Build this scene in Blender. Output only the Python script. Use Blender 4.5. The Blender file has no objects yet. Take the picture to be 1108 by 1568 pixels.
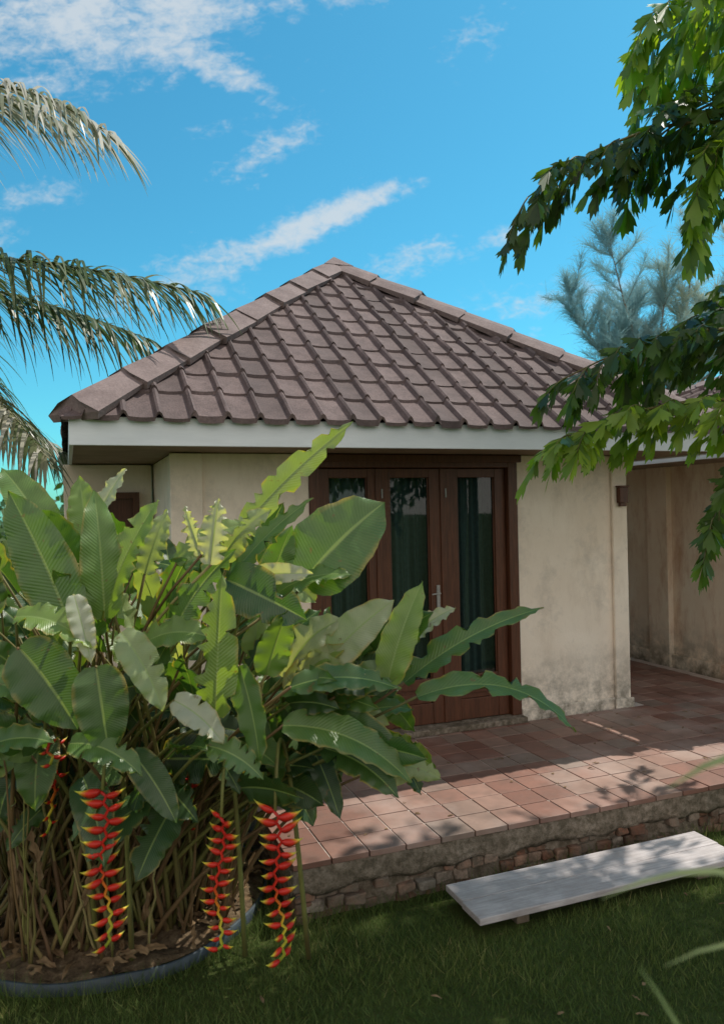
import bpy, bmesh, math, random
import numpy as np
from mathutils import Vector, Matrix, noise
random.seed(7); np.random.seed(7)
R=math.radians
scene=bpy.context.scene
YAW=R(21)
Dv=Vector((math.cos(YAW),math.sin(YAW),0)); Nv=Vector((-math.sin(YAW),math.cos(YAW),0))
def L2W(u,v,z): return Dv*u+Nv*v+Vector((0,0,z))
def rnd(a,b): return random.uniform(a,b)

# ------------------------------------------------------------------ mesh builder
class MB:
    def __init__(s): s.v=[];s.f=[];s.m=[];s.uv=[];s.r=[]
    def add(s,vs,fs,mat=0,uvs=None,r=0.5):
        o=len(s.v); s.v.extend([tuple(p) for p in vs])
        s.uv.extend(uvs if uvs else [(0,0)]*len(vs)); s.r.extend([r]*len(vs))
        for f in fs: s.f.append(tuple(i+o for i in f)); s.m.append(mat)
    def box(s,x0,x1,y0,y1,z0,z1,mat=0,r=0.5):
        vs=[(x0,y0,z0),(x1,y0,z0),(x1,y1,z0),(x0,y1,z0),(x0,y0,z1),(x1,y0,z1),(x1,y1,z1),(x0,y1,z1)]
        s.add(vs,[(0,3,2,1),(4,5,6,7),(0,1,5,4),(1,2,6,5),(2,3,7,6),(3,0,4,7)],mat,None,r)
    def tube(s,pts,rads,n=6,mat=0,r=0.5):
        vs=[];fs=[];uvs=[]
        up=Vector((0.13,0.31,0.94))
        for i,p in enumerate(pts):
            p=Vector(p)
            a=Vector(pts[max(i-1,0)]);b=Vector(pts[min(i+1,len(pts)-1)])
            t=(b-a); t=t.normalized() if t.length>1e-9 else Vector((0,0,1))
            h=up if abs(t.dot(up))<0.95 else Vector((1,0,0))
            e=t.cross(h).normalized(); g=t.cross(e)
            for k in range(n):
                an=2*math.pi*k/n
                vs.append(p+(e*math.cos(an)+g*math.sin(an))*rads[i]); uvs.append((i/(len(pts)-1),k/n))
        for i in range(len(pts)-1):
            for k in range(n):
                k2=(k+1)%n
                fs.append((i*n+k,i*n+k2,(i+1)*n+k2,(i+1)*n+k))
        fs.append(tuple(range(n-1,-1,-1))); fs.append(tuple((len(pts)-1)*n+k for k in range(n)))
        s.add(vs,fs,mat,uvs,r)
    def obj(s,name,mats,parent=None,smooth=False,bevel=0):
        me=bpy.data.meshes.new(name); me.from_pydata(s.v,[],s.f)
        for m in mats: me.materials.append(m)
        me.polygons.foreach_set('material_index',np.array(s.m,dtype=np.int32))
        if smooth: me.polygons.foreach_set('use_smooth',np.ones(len(s.f),dtype=bool))
        ul=me.uv_layers.new(name='UVMap')
        li=np.empty(len(me.loops),dtype=np.int32); me.loops.foreach_get('vertex_index',li)
        uv=np.array(s.uv,dtype=np.float32)[li]; ul.data.foreach_set('uv',uv.ravel())
        at=me.attributes.new('rnd','FLOAT','POINT'); at.data.foreach_set('value',np.array(s.r,dtype=np.float32))
        me.update(); ob=bpy.data.objects.new(name,me); scene.collection.objects.link(ob)
        if parent: ob.parent=parent
        if bevel:
            b=ob.modifiers.new('bev','BEVEL'); b.width=bevel; b.segments=2; b.limit_method='ANGLE'
        return ob
def empty(name,rotz=0):
    e=bpy.data.objects.new(name,None); scene.collection.objects.link(e); e.rotation_euler=(0,0,rotz); e.empty_display_size=.3
    return e

# ------------------------------------------------------------------ materials
class NT:
    def __init__(s,name,rough=.8,spec=.3):
        s.m=bpy.data.materials.new(name); s.m.use_nodes=True; s.t=s.m.node_tree; s.n=s.t.nodes; s.l=s.t.links
        s.p=s.n['Principled BSDF']; s.p.inputs['Roughness'].default_value=rough; s.p.inputs['Specular IOR Level'].default_value=spec
        s.tc=s.n.new('ShaderNodeTexCoord')
    def noise(s,scale,detail=5,rough=.6,co='Object',vscale=None,loc=None):
        n=s.n.new('ShaderNodeTexNoise'); n.inputs['Scale'].default_value=scale; n.inputs['Detail'].default_value=detail; n.inputs['Roughness'].default_value=rough
        src=s.tc.outputs[co]
        if vscale:
            mp=s.n.new('ShaderNodeMapping'); mp.inputs['Scale'].default_value=vscale
            if loc: mp.inputs['Location'].default_value=loc
            s.l.new(src,mp.inputs[0]); src=mp.outputs[0]
        s.l.new(src,n.inputs['Vector']); return n.outputs['Fac']
    def ramp(s,fac,stops):
        r=s.n.new('ShaderNodeValToRGB'); e=r.color_ramp.elements
        while len(e)<len(stops): e.new(.5)
        for i,(p,c) in enumerate(stops):
            e[i].position=p; e[i].color=(c[0],c[1],c[2],1) if not isinstance(c,(int,float)) else (c,c,c,1)
        s.l.new(fac,r.inputs[0]); return r.outputs[0]
    def mix(s,fac,a,b,mode='MIX'):
        x=s.n.new('ShaderNodeMix'); x.data_type='RGBA'; x.blend_type=mode
        for val,idx in ((fac,0),(a,6),(b,7)):
            if isinstance(val,(int,float)): x.inputs[idx].default_value=val
            elif isinstance(val,tuple): x.inputs[idx].default_value=(*val,1)
            else: s.l.new(val,x.inputs[idx])
        return x.outputs[2]
    def math(s,op,a,b=0.0):
        x=s.n.new('ShaderNodeMath'); x.operation=op
        for i,val in enumerate((a,b)):
            if isinstance(val,(int,float)): x.inputs[i].default_value=val
            else: s.l.new(val,x.inputs[i])
        return x.outputs[0]
    def attr(s,n='rnd'):
        a=s.n.new('ShaderNodeAttribute'); a.attribute_name=n; return a.outputs['Fac']
    def sep(s,co):
        x=s.n.new('ShaderNodeSeparateXYZ'); s.l.new(s.tc.outputs[co],x.inputs[0]); return x.outputs
    def col(s,c):
        if isinstance(c,tuple): s.p.inputs['Base Color'].default_value=(*c,1)
        else: s.l.new(c,s.p.inputs['Base Color'])
    def bump(s,h,strength=.3,dist=.01):
        b=s.n.new('ShaderNodeBump'); b.inputs['Strength'].default_value=strength; b.inputs['Distance'].default_value=dist
        s.l.new(h,b.inputs['Height']); s.l.new(b.outputs[0],s.p.inputs['Normal']); return b
    def translucent(s,colr,fac=.35):
        tr=s.n.new('ShaderNodeBsdfTranslucent'); mx=s.n.new('ShaderNodeMixShader'); mx.inputs[0].default_value=fac
        if isinstance(colr,tuple): tr.inputs[0].default_value=(*colr,1)
        else: s.l.new(colr,tr.inputs[0])
        s.l.new(s.p.outputs[0],mx.inputs[1]); s.l.new(tr.outputs[0],mx.inputs[2])
        s.l.new(mx.outputs[0],s.n['Material Output'].inputs[0])

def simple(name,c1,c2,scale=8,rough=.8,bump=.3,vscale=None,spec=.3,bd=.01):
    t=NT(name,rough,spec); n=t.noise(scale,6,.65,vscale=vscale)
    t.col(t.ramp(n,[(.3,c1),(.7,c2)])); t.bump(n,bump,bd); return t.m

t=NT('roof_tile_mat',.85,.2)
big=t.noise(1.2,4,.6); fine=t.noise(90,3,.7); mid=t.noise(7,5,.75)
c=t.ramp(big,[(.3,(.165,.120,.116)),(.7,(.235,.175,.170))])
c=t.mix(t.ramp(mid,[(.42,0),(.68,.7)]),c,(.095,.070,.070))
c=t.mix(.6,c,t.ramp(fine,[(.3,(.3,.3,.3)),(.7,(1.0,1.0,1.0))]),'MULTIPLY')
c=t.mix(t.math('MULTIPLY',t.attr(),.5),c,(.07,.054,.053))
t.col(c); t.bump(fine,.5,.006); M_ROOF=t.m
t=NT('hip_cap_mat',.85,.2); fine=t.noise(70,3,.7); mid=t.noise(5,5,.7)
c=t.ramp(mid,[(.3,(.17,.126,.122)),(.7,(.28,.215,.208))]); c=t.mix(.5,c,t.ramp(fine,[(.3,.4),(.7,1.0)]),'MULTIPLY'); t.col(c); t.bump(fine,.5,.006); M_CAP=t.m
t=NT('plaster_mat',.85,.2)
n1=t.noise(1.4,6,.65); n2=t.noise(4,6,.75,vscale=(1,1,.35)); n3=t.noise(60,2,.6); n4=t.noise(2.3,7,.75)
c=t.ramp(n1,[(.3,(.80,.68,.56)),(.7,(.90,.80,.69))])
c=t.mix(t.ramp(n2,[(.5,0),(.72,.40)]),c,(.55,.44,.34))
c=t.mix(t.ramp(n4,[(.52,0),(.66,.38)]),c,(.46,.41,.36))
z=t.sep('Object')[2]
low=t.math('MULTIPLY',t.ramp(t.math('SUBTRACT',.88,z),[(0,0),(.58,.95)]),t.ramp(t.noise(6,7,.75),[(.38,0),(.62,1)]))
c=t.mix(low,c,(.14,.125,.095))
t.col(c); t.bump(t.math('ADD',n1,t.math('MULTIPLY',n3,.15)),.4,.02); M_PLAS=t.m
t=NT('old_wall_mat',.9,.2)
n1=t.noise(1.7,6,.7,vscale=(1,1,.5)); n2=t.noise(4,6,.75,vscale=(1,1,.3))
c=t.ramp(n1,[(.3,(.82,.62,.46)),(.65,(.92,.78,.63))]); c=t.mix(t.ramp(n2,[(.48,0),(.68,.7)]),c,(.55,.30,.17))
z=t.sep('Object')[2]
low=t.math('MULTIPLY',t.ramp(t.math('SUBTRACT',.8,z),[(0,0),(.5,.9)]),t.ramp(t.noise(6,6,.7),[(.35,0),(.6,1)]))
c=t.mix(low,c,(.15,.12,.08)); t.col(c); t.bump(n2,.4,.02); M_OLD=t.m
t=NT('fascia_paint_mat',.55,.4); n=t.noise(3,6,.7,vscale=(.5,.5,3)); t.col(t.ramp(n,[(.3,(.64,.68,.73)),(.7,(.76,.80,.85))])); t.bump(n,.15,.01); M_FAS=t.m
M_SOFF=simple('soffit_mat',(.20,.145,.10),(.30,.225,.16),4)
t=NT('door_wood_mat',.42,.4); n=t.noise(6,6,.7,vscale=(9,9,.8)); t.col(t.ramp(n,[(.3,(.055,.020,.010)),(.7,(.13,.046,.022))])); t.bump(n,.25,.004); M_WOOD=t.m
M_CURT=simple('curtain_mat',(.045,.085,.085),(.065,.12,.115),30,.9,.1)
t=NT('glass_mat'); g=t.n.new('ShaderNodeBsdfGlossy'); g.inputs['Roughness'].default_value=.02; g.inputs[0].default_value=(.9,.95,.95,1)
tr=t.n.new('ShaderNodeBsdfTransparent'); tr.inputs[0].default_value=(.8,.85,.85,1)
fr=t.n.new('ShaderNodeFresnel'); fr.inputs[0].default_value=1.5
mx=t.n.new('ShaderNodeMixShader'); t.l.new(fr.outputs[0],mx.inputs[0]); t.l.new(tr.outputs[0],mx.inputs[1]); t.l.new(g.outputs[0],mx.inputs[2]); t.l.new(mx.outputs[0],t.n['Material Output'].inputs[0]); M_GLASS=t.m
M_METAL=simple('hinge_mat',(.25,.25,.24),(.4,.4,.38),20,.4)
M_DARK=simple('dark_footing_mat',(.03,.022,.015),(.07,.05,.035),14)
t=NT('terracotta_tile_mat',.6,.35)
a=t.attr(); c=t.ramp(a,[(0,(.20,.09,.065)),(.35,(.27,.135,.10)),(.65,(.34,.20,.155)),(1,(.25,.18,.145))])
n=t.noise(5,7,.75); c=t.mix(t.ramp(n,[(.4,0),(.7,.65)]),c,(.11,.075,.06)); n2=t.noise(40,4,.7); c=t.mix(.4,c,t.ramp(n2,[(.3,.45),(.7,1.0)]),'MULTIPLY')
n3=t.noise(1.3,5,.6); c=t.mix(t.ramp(n3,[(.5,0),(.75,.45)]),c,(.50,.41,.37))
t.col(c); t.bump(n2,.2,.004); M_TILE=t.m
M_GROUT=simple('grout_mat',(.40,.33,.29),(.58,.5,.45),12)
t=NT('old_concrete_mat',.95,.15); n=t.noise(5,8,.75); n2=t.noise(22,6,.7)
c=t.ramp(n,[(.3,(.12,.095,.07)),(.5,(.26,.21,.165)),(.7,(.40,.33,.27))]); c=t.mix(t.ramp(n2,[(.4,.7),(.62,0)]),c,(.06,.05,.03)); t.col(c); t.bump(t.math('ADD',n,n2),.9,.02); M_CONC=t.m
t=NT('old_brick_mat',.95,.15); n=t.noise(14,7,.75); nb_=t.noise(3,5,.7); a=t.attr()
c=t.ramp(a,[(0,(.16,.075,.05)),(.4,(.27,.125,.08)),(.7,(.34,.21,.15)),(1,(.36,.31,.26))]); c=t.mix(t.ramp(n,[(.42,.1),(.6,.9)]),c,(.08,.062,.045)); c=t.mix(t.ramp(nb_,[(.45,0),(.65,.75)]),c,(.17,.145,.115)); t.col(c); t.bump(n,.9,.02); M_BRICK=t.m
t=NT('weathered_wood_mat',.8,.25); n=t.noise(5,7,.7,vscale=(1,14,14)); n2=t.noise(4,6,.7)
c=t.ramp(n,[(.3,(.30,.27,.265)),(.7,(.54,.50,.50))]); c=t.mix(t.ramp(n2,[(.45,0),(.7,.65)]),c,(.25,.22,.21)); t.col(c); t.bump(n,.5,.006); M_PLANK=t.m
t=NT('lawn_ground_mat',.95,.1); n=t.noise(2.5,6,.7); n2=t.noise(60,5,.7)
c=t.ramp(n,[(.3,(.040,.060,.015)),(.7,(.07,.10,.026))]); c=t.mix(t.ramp(n2,[(.45,.0),(.65,.5)]),c,(.08,.065,.03)); t.col(c); t.bump(n2,.8,.03); M_GROUND=t.m
t=NT('grass_blade_mat',.6,.25); a=t.attr(); c=t.ramp(a,[(0,(.05,.09,.018)),(.55,(.105,.155,.035)),(.85,(.19,.22,.06)),(1,(.34,.30,.12))]); t.col(c); t.translucent(c,.35); M_GRASS=t.m
t=NT('soil_mat',.95,.1); n=t.noise(18,8,.75); t.col(t.ramp(n,[(.35,(.06,.04,.025)),(.6,(.21,.15,.09)),(.75,(.42,.34,.24))])); t.bump(n,1,.04); M_SOIL=t.m
M_RIM=simple('bed_rim_mat',(.025,.036,.045),(.06,.08,.095),6,.6,.1)
def leafmat(name,stops,rough=.38,trans=.35,transmul=(1.5,1.7,.5),veins=True,spec=.5):
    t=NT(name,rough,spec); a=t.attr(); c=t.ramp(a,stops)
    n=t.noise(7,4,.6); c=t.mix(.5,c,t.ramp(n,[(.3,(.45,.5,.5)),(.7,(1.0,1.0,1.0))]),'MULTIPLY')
    if veins:
        s=t.sep('UV')
        side=t.math('ABSOLUTE',t.math('SUBTRACT',s[1],.5))
        ph=t.math('SUBTRACT',t.math('MULTIPLY',s[0],230),t.math('MULTIPLY',side,60))
        w=t.math('SINE',ph)
        rib=t.ramp(side,[(.0,.8),(.016,.7),(.03,0)])
        c=t.mix(t.math('MULTIPLY',t.ramp(w,[(.3,0),(1,1)]),.10),c,(.25,.34,.15))
        c=t.mix(rib,c,(.28,.38,.12))
        ed=t.math('MULTIPLY',t.ramp(side,[(.41,0),(.5,1)]),t.ramp(t.noise(8,4,.6),[(.46,0),(.58,.85)]))
        c=t.mix(ed,c,(.38,.28,.07))
        sp=t.ramp(t.noise(22,4,.6),[(.66,0),(.70,.7)]); c=t.mix(sp,c,(.16,.10,.03))
        t.bump(w,.22,.004)
    t.col(c)
    tm=t.mix(1.0,c,transmul,'MULTIPLY'); t.translucent(tm,trans); return t.m
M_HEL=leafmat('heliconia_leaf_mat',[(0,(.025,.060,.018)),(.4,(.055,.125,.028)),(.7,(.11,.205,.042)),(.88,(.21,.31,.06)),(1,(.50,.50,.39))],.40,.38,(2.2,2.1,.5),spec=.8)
t=NT('heliconia_stem_mat',.6,.3); a=t.attr(); n=t.noise(9,5,.7,vscale=(1,1,.3)); c=t.ramp(a,[(0,(.13,.075,.04)),(.35,(.21,.14,.06)),(.6,(.13,.14,.04)),(.85,(.21,.21,.06)),(1,(.38,.29,.15))]); c=t.mix(t.ramp(n,[(.45,0),(.65,.65)]),c,(.09,.05,.025)); t.col(c); M_STEM=t.m
t=NT('dry_leaf_mat',.8,.2); n=t.noise(12,4,.7); c=t.ramp(n,[(.3,(.12,.07,.035)),(.7,(.32,.22,.12))]); t.col(c); t.translucent(c,.3); M_DRY=t.m
t=NT('heliconia_bract_mat',.4,.4); s=t.sep('UV'); c=t.ramp(s[0],[(0,(.55,.02,.015)),(.5,(.70,.04,.02)),(.66,(.75,.26,.03)),(.78,(.74,.60,.06)),(1,(.42,.50,.06))]); t.col(c); t.translucent(c,.25); M_BRACT=t.m
M_FISH=leafmat('fishtail_leaf_mat',[(0,(.03,.048,.018)),(.5,(.065,.115,.026)),(.8,(.13,.22,.035)),(1,(.23,.33,.05))],.38,.48,(2.3,2.3,.5),veins=False)
M_CANOPY=leafmat('tree_leaf_mat',[(0,(.035,.07,.018)),(1,(.08,.14,.035))],.5,.25,(1.5,1.7,.5),veins=False)
t=NT('coconut_leaflet_mat',.4,.5); a=t.attr(); c=t.ramp(a,[(0,(.05,.085,.032)),(.5,(.10,.145,.05)),(.8,(.25,.25,.15)),(1,(.56,.53,.45))]); t.col(c); t.translucent(c,.4); M_COCO=t.m
t=NT('casuarina_needle_mat',.8,.1); a=t.attr(); c=t.ramp(a,[(0,(.22,.40,.44)),(.6,(.33,.47,.46)),(1,(.46,.46,.30))]); t.col(c); t.translucent(c,.5); M_CAS=t.m
M_BARK=simple('bark_mat',(.10,.075,.05),(.24,.19,.14),12,.9,.8,(1,1,.3))
M_REED=leafmat('ornamental_grass_mat',[(0,(.09,.15,.04)),(1,(.36,.42,.2))],.5,.4,(1.5,1.6,.6),veins=False)

# ------------------------------------------------------------------ house
house=empty('bungalow',YAW)
HU0,HU1,HV0,HV1=.673,4.43,5.33,9.1
DU0,DU1=1.64,3.38; DT=2.40; SOFZ=2.43; FL=.30
mb=MB()
def panel(u0,u1,v0,v1,z0,z1): mb.box(u0,u1,v0,v1,z0,z1)
panel(HU0,DU0,HV0,HV0+.18,0,SOFZ); panel(DU1,HU1,HV0,HV0+.18,0,SOFZ)
panel(DU0,DU1,HV0+.003,HV0+.177,DT,SOFZ-.002); panel(HU0,HU0+.18,HV0+.18,HV1,0,SOFZ); panel(HU1-.18,HU1,HV0+.18,HV1,0,SOFZ)
panel(HU0+.18,HU1-.18,HV1-.18,HV1,0,SOFZ)
panel(HU0-.02,HU0+.2,HV0-.03,HV0,0,SOFZ-.003)
panel(HU1-.13,HU1+.02,HV0-.03,HV0,0,SOFZ-.003)
panel(HU1,HU1+.02,HV0,HV0+.18,0,SOFZ-.003)
panel(DU1+.002,HU1-.13,HV0-.022,HV0,0,.385)
panel(HU0+.2,DU0-.002,HV0-.022,HV0,0,.385)
panel(HU1-.15,HU1+.04,HV0-.05,HV0-.03,0,.375)
panel(-.02,HU0-.02,6.5,6.68,0,SOFZ-.004)
mb.obj('walls',[M_PLAS],house,bevel=.008)
mb=MB(); mb.box(DU0-.0,DU1,HV0-.10,HV0+.12,FL,FL+.045); mb.obj('threshold',[M_CONC],house,bevel=.006)
mb=MB()
mb.box(DU0,DU0+.075,HV0-.015,HV0+.10,FL+.045,DT); mb.box(DU1-.085,DU1,HV0-.015,HV0+.10,FL+.045,DT)
mb.box(DU0+.075,DU1-.085,HV0-.015,HV0+.10,DT-.07,DT-.002)
mb.box(DU0-.03,DU1+.03,HV0-.035,HV0-.0155,DT-.03,DT+.028)
mb.obj('door_frame',[M_WOOD],house,bevel=.005)
mb=MB(); G=[(1.795,2.105),(2.285,2.615),(2.86,3.195)]
leafs=[(1.72,2.185),(2.192,2.725),(2.732,3.29)]
zb,zt=FL+.05,DT-.075
for (a,b),(g0,g1) in zip(leafs,G):
    v0,v1=HV0+.03,HV0+.075
    mb.box(a,g0,v0,v1,zb,zt); mb.box(g1,b,v0,v1,zb,zt)
    mb.box(g0,g1,v0+.002,v1-.002,zt-.07,zt-.001); mb.box(g0,g1,v0+.002,v1-.002,zb+.001,zb+.16)
    mb.box(g0+.0,g1-.0,v0+.018,v1-.012,zb+.16,.62); mb.box(g0,g1,v0+.002,v1-.002,.62,.70)
    mb.box(g0+.05,g1-.05,v0+.008,v0+.018,zb+.2,.59)
    mb.box(g0,g0+.012,v0+.012,v0+.022,.70,zt-.07); mb.box(g1-.012,g1,v0+.012,v0+.022,.70,zt-.07)
for u in (2.1885,2.7285): mb.box(u-.022,u+.022,HV0+.018,HV0+.0295,zb,zt)
mb.obj('door_leaves',[M_WOOD],house,bevel=.004)
mb=MB()
for g0,g1 in G:
    mb.add([(g0,HV0+.055,.70),(g1,HV0+.055,.70),(g1,HV0+.055,zt-.07),(g0,HV0+.055,zt-.07)],[(0,1,2,3)])
mb.obj('door_glass',[M_GLASS],house)
mb=MB()
for u,z in ((2.165,.62),(2.165,2.1),(2.70,.62),(2.70,2.1)):
    mb.tube([(u+.05,HV0+.012,z),(u+.05,HV0+.012,z+.07)],[.006,.006],8)
mb.box(2.66,2.685,HV0+.016,HV0+.029,1.25,1.42); mb.tube([(2.672,HV0+.01,1.36),(2.672,HV0-.02,1.36),(2.60,HV0-.02,1.355)],[.006]*3,8)
mb.obj('door_hardware',[M_METAL],house)
mb=MB(); vs=[];fs=[]; n=420
for i in range(n+1):
    u=DU0+.08+(DU1-DU0-.16)*i/n
    fold=.03*math.sin(u*52+1.5*math.sin(u*7))+.012*math.sin(u*121)
    for k,z in enumerate((.34,1.3,2.33)): vs.append((u,HV0+.16+fold*(1-.3*k/2),z))
for i in range(n):
    for k in range(2): fs.append((i*3+k,(i+1)*3+k,(i+1)*3+k+1,i*3+k+1))
mb.add(vs,fs); mb.obj('curtain',[M_CURT],house,True)
mb=MB(); mb.box(HU1-.09,HU1-.005,HV0-.08,HV0-.031,2.03,2.16); mb.box(HU1-.10,HU1+.005,HV0-.09,HV0-.031,2.162,2.175); mb.box(HU1-.08,HU1-.015,HV0-.07,HV0-.04,2.0,2.029)
mb.obj('wall_lamp',[M_WOOD],house,bevel=.003)
mb=MB(); mb.box(.25,.55,6.44,6.498,1.7,1.75); mb.box(.25,.55,6.44,6.498,2.15,2.2); mb.box(.25,.3,6.44,6.498,1.75,2.15); mb.box(.5,.55,6.44,6.498,1.75,2.15); mb.box(.3,.5,6.48,6.497,1.75,2.15)
mb.obj('side_window',[M_WOOD],house)
def roof(parent,cx,cy,a,ze,tan,nc,name,over=.03,pitch=.205,seed=1,fh=.155):
    rr=random.Random(seed)
    def prof(x):
        p=(x/pitch)%1.0
        w=.26
        if p<w: return .044*math.sin(math.pi*p/w)**.8
        q=(p-w)/(1-w); return .002-.006*math.sin(math.pi*q)
    course=a/nc; per=15; A=a+over
    nx=int(2*A/pitch*per)
    for k in range(4):
        bm=bmesh.new(); rows=[]
        xs=[-A+2*A*i/nx for i in range(nx+1)]
        def row(t,off,ci,dt=0):
            r=[]
            for x in xs:
                pr=prof(x)
                tl=noise.noise(Vector((math.floor(x/pitch-.13)*3.13+.5,ci*2.77+.3,seed+k)))
                tt=t+dt-(.008*(pr/.044) if off>.01 else 0)+(.014*tl if off>.01 else 0)
                zz=ze+tt*tan+pr+off*(1+.8*tl)+.012*noise.noise(Vector((x*1.7,t*2,seed+k*9)))
                r.append(bm.verts.new((x,tt,zz)))
            rows.append(r)
        row(-over,-.012,0)
        for i in range(nc):
            t0=-over if i==0 else i*course; t1=(i+1)*course
            row(t0,.020,i); row(t0+(t1-t0)*.5,.0115,i,.0); row(t1,.0,i)
        for r0,r1 in zip(rows[:-1],rows[1:]):
            for i in range(nx): bm.faces.new((r0[i],r0[i+1],r1[i+1],r1[i]))
        for sgn in (1,-1):
            bmesh.ops.bisect_plane(bm,geom=bm.verts[:]+bm.edges[:]+bm.faces[:],plane_co=(sgn*a,0,0),plane_no=(sgn,1,0),clear_outer=True)
        me=bpy.data.meshes.new('roof_slope'); bm.to_mesh(me); bm.free()
        me.materials.append(M_ROOF)
        at=me.attributes.new('rnd','FLOAT','POINT')
        co=np.empty(len(me.vertices)*3); me.vertices.foreach_get('co',co); co=co.reshape(-1,3)
        key=(np.floor(co[:,0]/pitch).astype(int)*7919+np.floor(co[:,1]/course+.02).astype(int)*104729+k*31)%1009
        at.data.foreach_set('value',(np.sin(key*12.9898)*.5+.5).astype(np.float32)**2)
        ob=bpy.data.objects.new(name+'_slope_%d'%(k+1),me); scene.collection.objects.link(ob); ob.parent=parent
        ang=k*math.pi/2
        ob.matrix_local=Matrix.Translation((cx,cy,0))@Matrix.Rotation(ang,4,'Z')@Matrix.Translation((0,-a,0))
    mb=MB(); apex=Vector((cx,cy,ze+a*tan))
    for k in range(4):
        ang=math.pi/4+k*math.pi/2
        c0=Vector((cx+math.cos(ang)*a*1.4142,cy+math.sin(ang)*a*1.4142,ze))
        H=(apex-c0); Ln=H.length; H=H/Ln
        c0=c0+H*.07; Ln-=.07
        sx=1 if math.cos(ang)>0 else -1; sy=1 if math.sin(ang)>0 else -1
        n1=Vector((0,sy*tan,1)).normalized(); n2=Vector((sx*tan,0,1)).normalized()
        ns=8; seg=Ln/ns
        w1=(-(n1.cross(H))); w1=w1.normalized()
        if w1.x*sx>0: w1=-w1
        w2=(n2.cross(H)).normalized()
        if w2.y*sy>0: w2=-w2
        for j in range(ns):
            vs=[]; side=Vector((rr.uniform(-.01,.01),rr.uniform(-.01,.01),0))
            for e,(s,lift,w) in enumerate(((j*seg-.03,.024,.175),((j+1)*seg+.02,.0,.16))):
                p=c0+H*s+side*(1-e); w*=rr.uniform(.90,1.12); lift+=rr.uniform(0,.01)
                vs+= [p+w1*w+n1*(.02), p+w1*w+n1*(.042+lift), p+w1*.05+n1*(.06+lift), p+Vector((0,0,.072+lift)), p+w2*.05+n2*(.06+lift), p+w2*w+n2*(.042+lift), p+w2*w+n2*.02]
            fs=[(i,i+1,i+8,i+7) for i in range(6)]+[(0,1,2,3,4,5,6)]
            mb.add(vs,fs)
    r=.15
    vs=[apex+Vector((r*sx,r*sy,.075-r*tan*.85)) for sx,sy in ((-1,-1),(1,-1),(1,1),(-1,1))]+[apex+Vector((0,0,.105))]
    mb.add(vs,[(0,1,4),(1,2,4),(2,3,4),(3,0,4)])
    mb.obj(name+'_hip_caps',[M_CAP],parent)
    b=a-.01; zt_=ze-.006; zf=zt_-fh
    mb=MB()
    mb.box(cx-b,cx+b,cy-b,cy-b+.025,zf,zt_); mb.box(cx-b,cx+b,cy+b-.025,cy+b,zf,zt_)
    mb.box(cx-b,cx-b+.025,cy-b+.026,cy+b-.026,zf,zt_); mb.box(cx+b-.025,cx+b,cy-b+.026,cy+b-.026,zf,zt_)
    mb.obj(name+'_fascia',[M_FAS],parent,bevel=.004)
    mb=MB(); mb.box(cx-b+.026,cx+b-.026,cy-b+.026,cy+b-.026,zf+.01,zf+.03)
    mb.obj(name+'_soffit',[M_SOFF],parent)
TAN=(4.46-2.60)/2.54
roof(house,2.55,7.27,2.54,2.60,TAN,11,'roof',fh=.17)

wing=empty('side_pavilion',YAW)
mb=MB()
mb.box(6.0,6.18,5.35,12.0,0,2.42); mb.box(5.93,6.0,6.45,6.75,.0,2.41); mb.box(6.18,9.3,5.35,5.53,0,2.42)
mb.box(5.96,6.0,6.752,12,0,.42); mb.box(5.96,6.0,5.35,6.448,0,.42)
mb.box(3.9,6.0,11.2,11.4,0,2.42)
mb.obj('walls',[M_OLD],wing,bevel=.008)
roof(wing,7.72,7.15,2.50,2.56,.40,9,'roof',seed=5)

# ------------------------------------------------------------------ terrace
ter=empty('terrace',YAW)
TU0,TU1,TV0=.98,9.0,3.60
mb=MB(); mb.box(TU0+.01,TU1,TV0+.02,HV0-.052,.2,FL-.006); mb.box(HU1+.045,5.9,HV0-.052,11.2,0,FL-.007)
mb.obj('bedding',[M_GROUT],ter)
mb=MB(); ts=.2
nu=int((TU1-TU0)/ts)
for i in range(nu):
    for j in range(40):
        u=TU0+i*ts; v=TV0+.0+j*ts
        inside = v+ts<=HV0-.05 or (u>=HU1+.05 and u+ts<5.95)
        v1=v+ts
        if not inside:
            if v<HV0-.12 and v1>HV0-.05: v1=HV0-.053
            else: continue
        if u>5.3 and v>5.3 and u+ts>5.93: continue
        z=FL+rnd(-.0015,.0015); g=.0038
        mb.box(u+g,u+ts-g,v+g-(.012 if j==0 else 0),v1-g,FL-.03,z,0,random.random())
mb.obj('tiles',[M_TILE],ter,bevel=.003)
mb=MB()
def strip(pa,pb,nrm,L,zrows,amp):
    n=int(L/.02); vs=[];fs=[]; m=len(zrows)
    for i in range(n+1):
        p=pa+(pb-pa)*(i/n)
        for z,o in zrows:
            d=noise.noise(Vector((p.x*9+p.y*9,z*22,3)))*amp+noise.noise(Vector((p.x*35+p.y*35,z*50,7)))*amp*.5
            zz=z+ (noise.noise(Vector((p.x*6+p.y*6,1,z)))*.045 if z<.2 else 0)
            vs.append(p+nrm*(o+d)+Vector((0,0,zz)))
    for i in range(n):
        for k in range(m-1): fs.append((i*m+k,(i+1)*m+k,(i+1)*m+k+1,i*m+k+1))
    return vs,fs
zr=[(.150,-.06),(.138,-.01),(.165,.002),(.20,.005),(.235,.002),(.255,.004),(.265,.002),(.269,.0),(.2695,-.05)]
vs,fs=strip(Vector((TU0-.01,TV0,0)),Vector((TU1,TV0,0)),Vector((0,-1,0)),TU1-TU0,zr,.013); mb.add(vs,fs)
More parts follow.
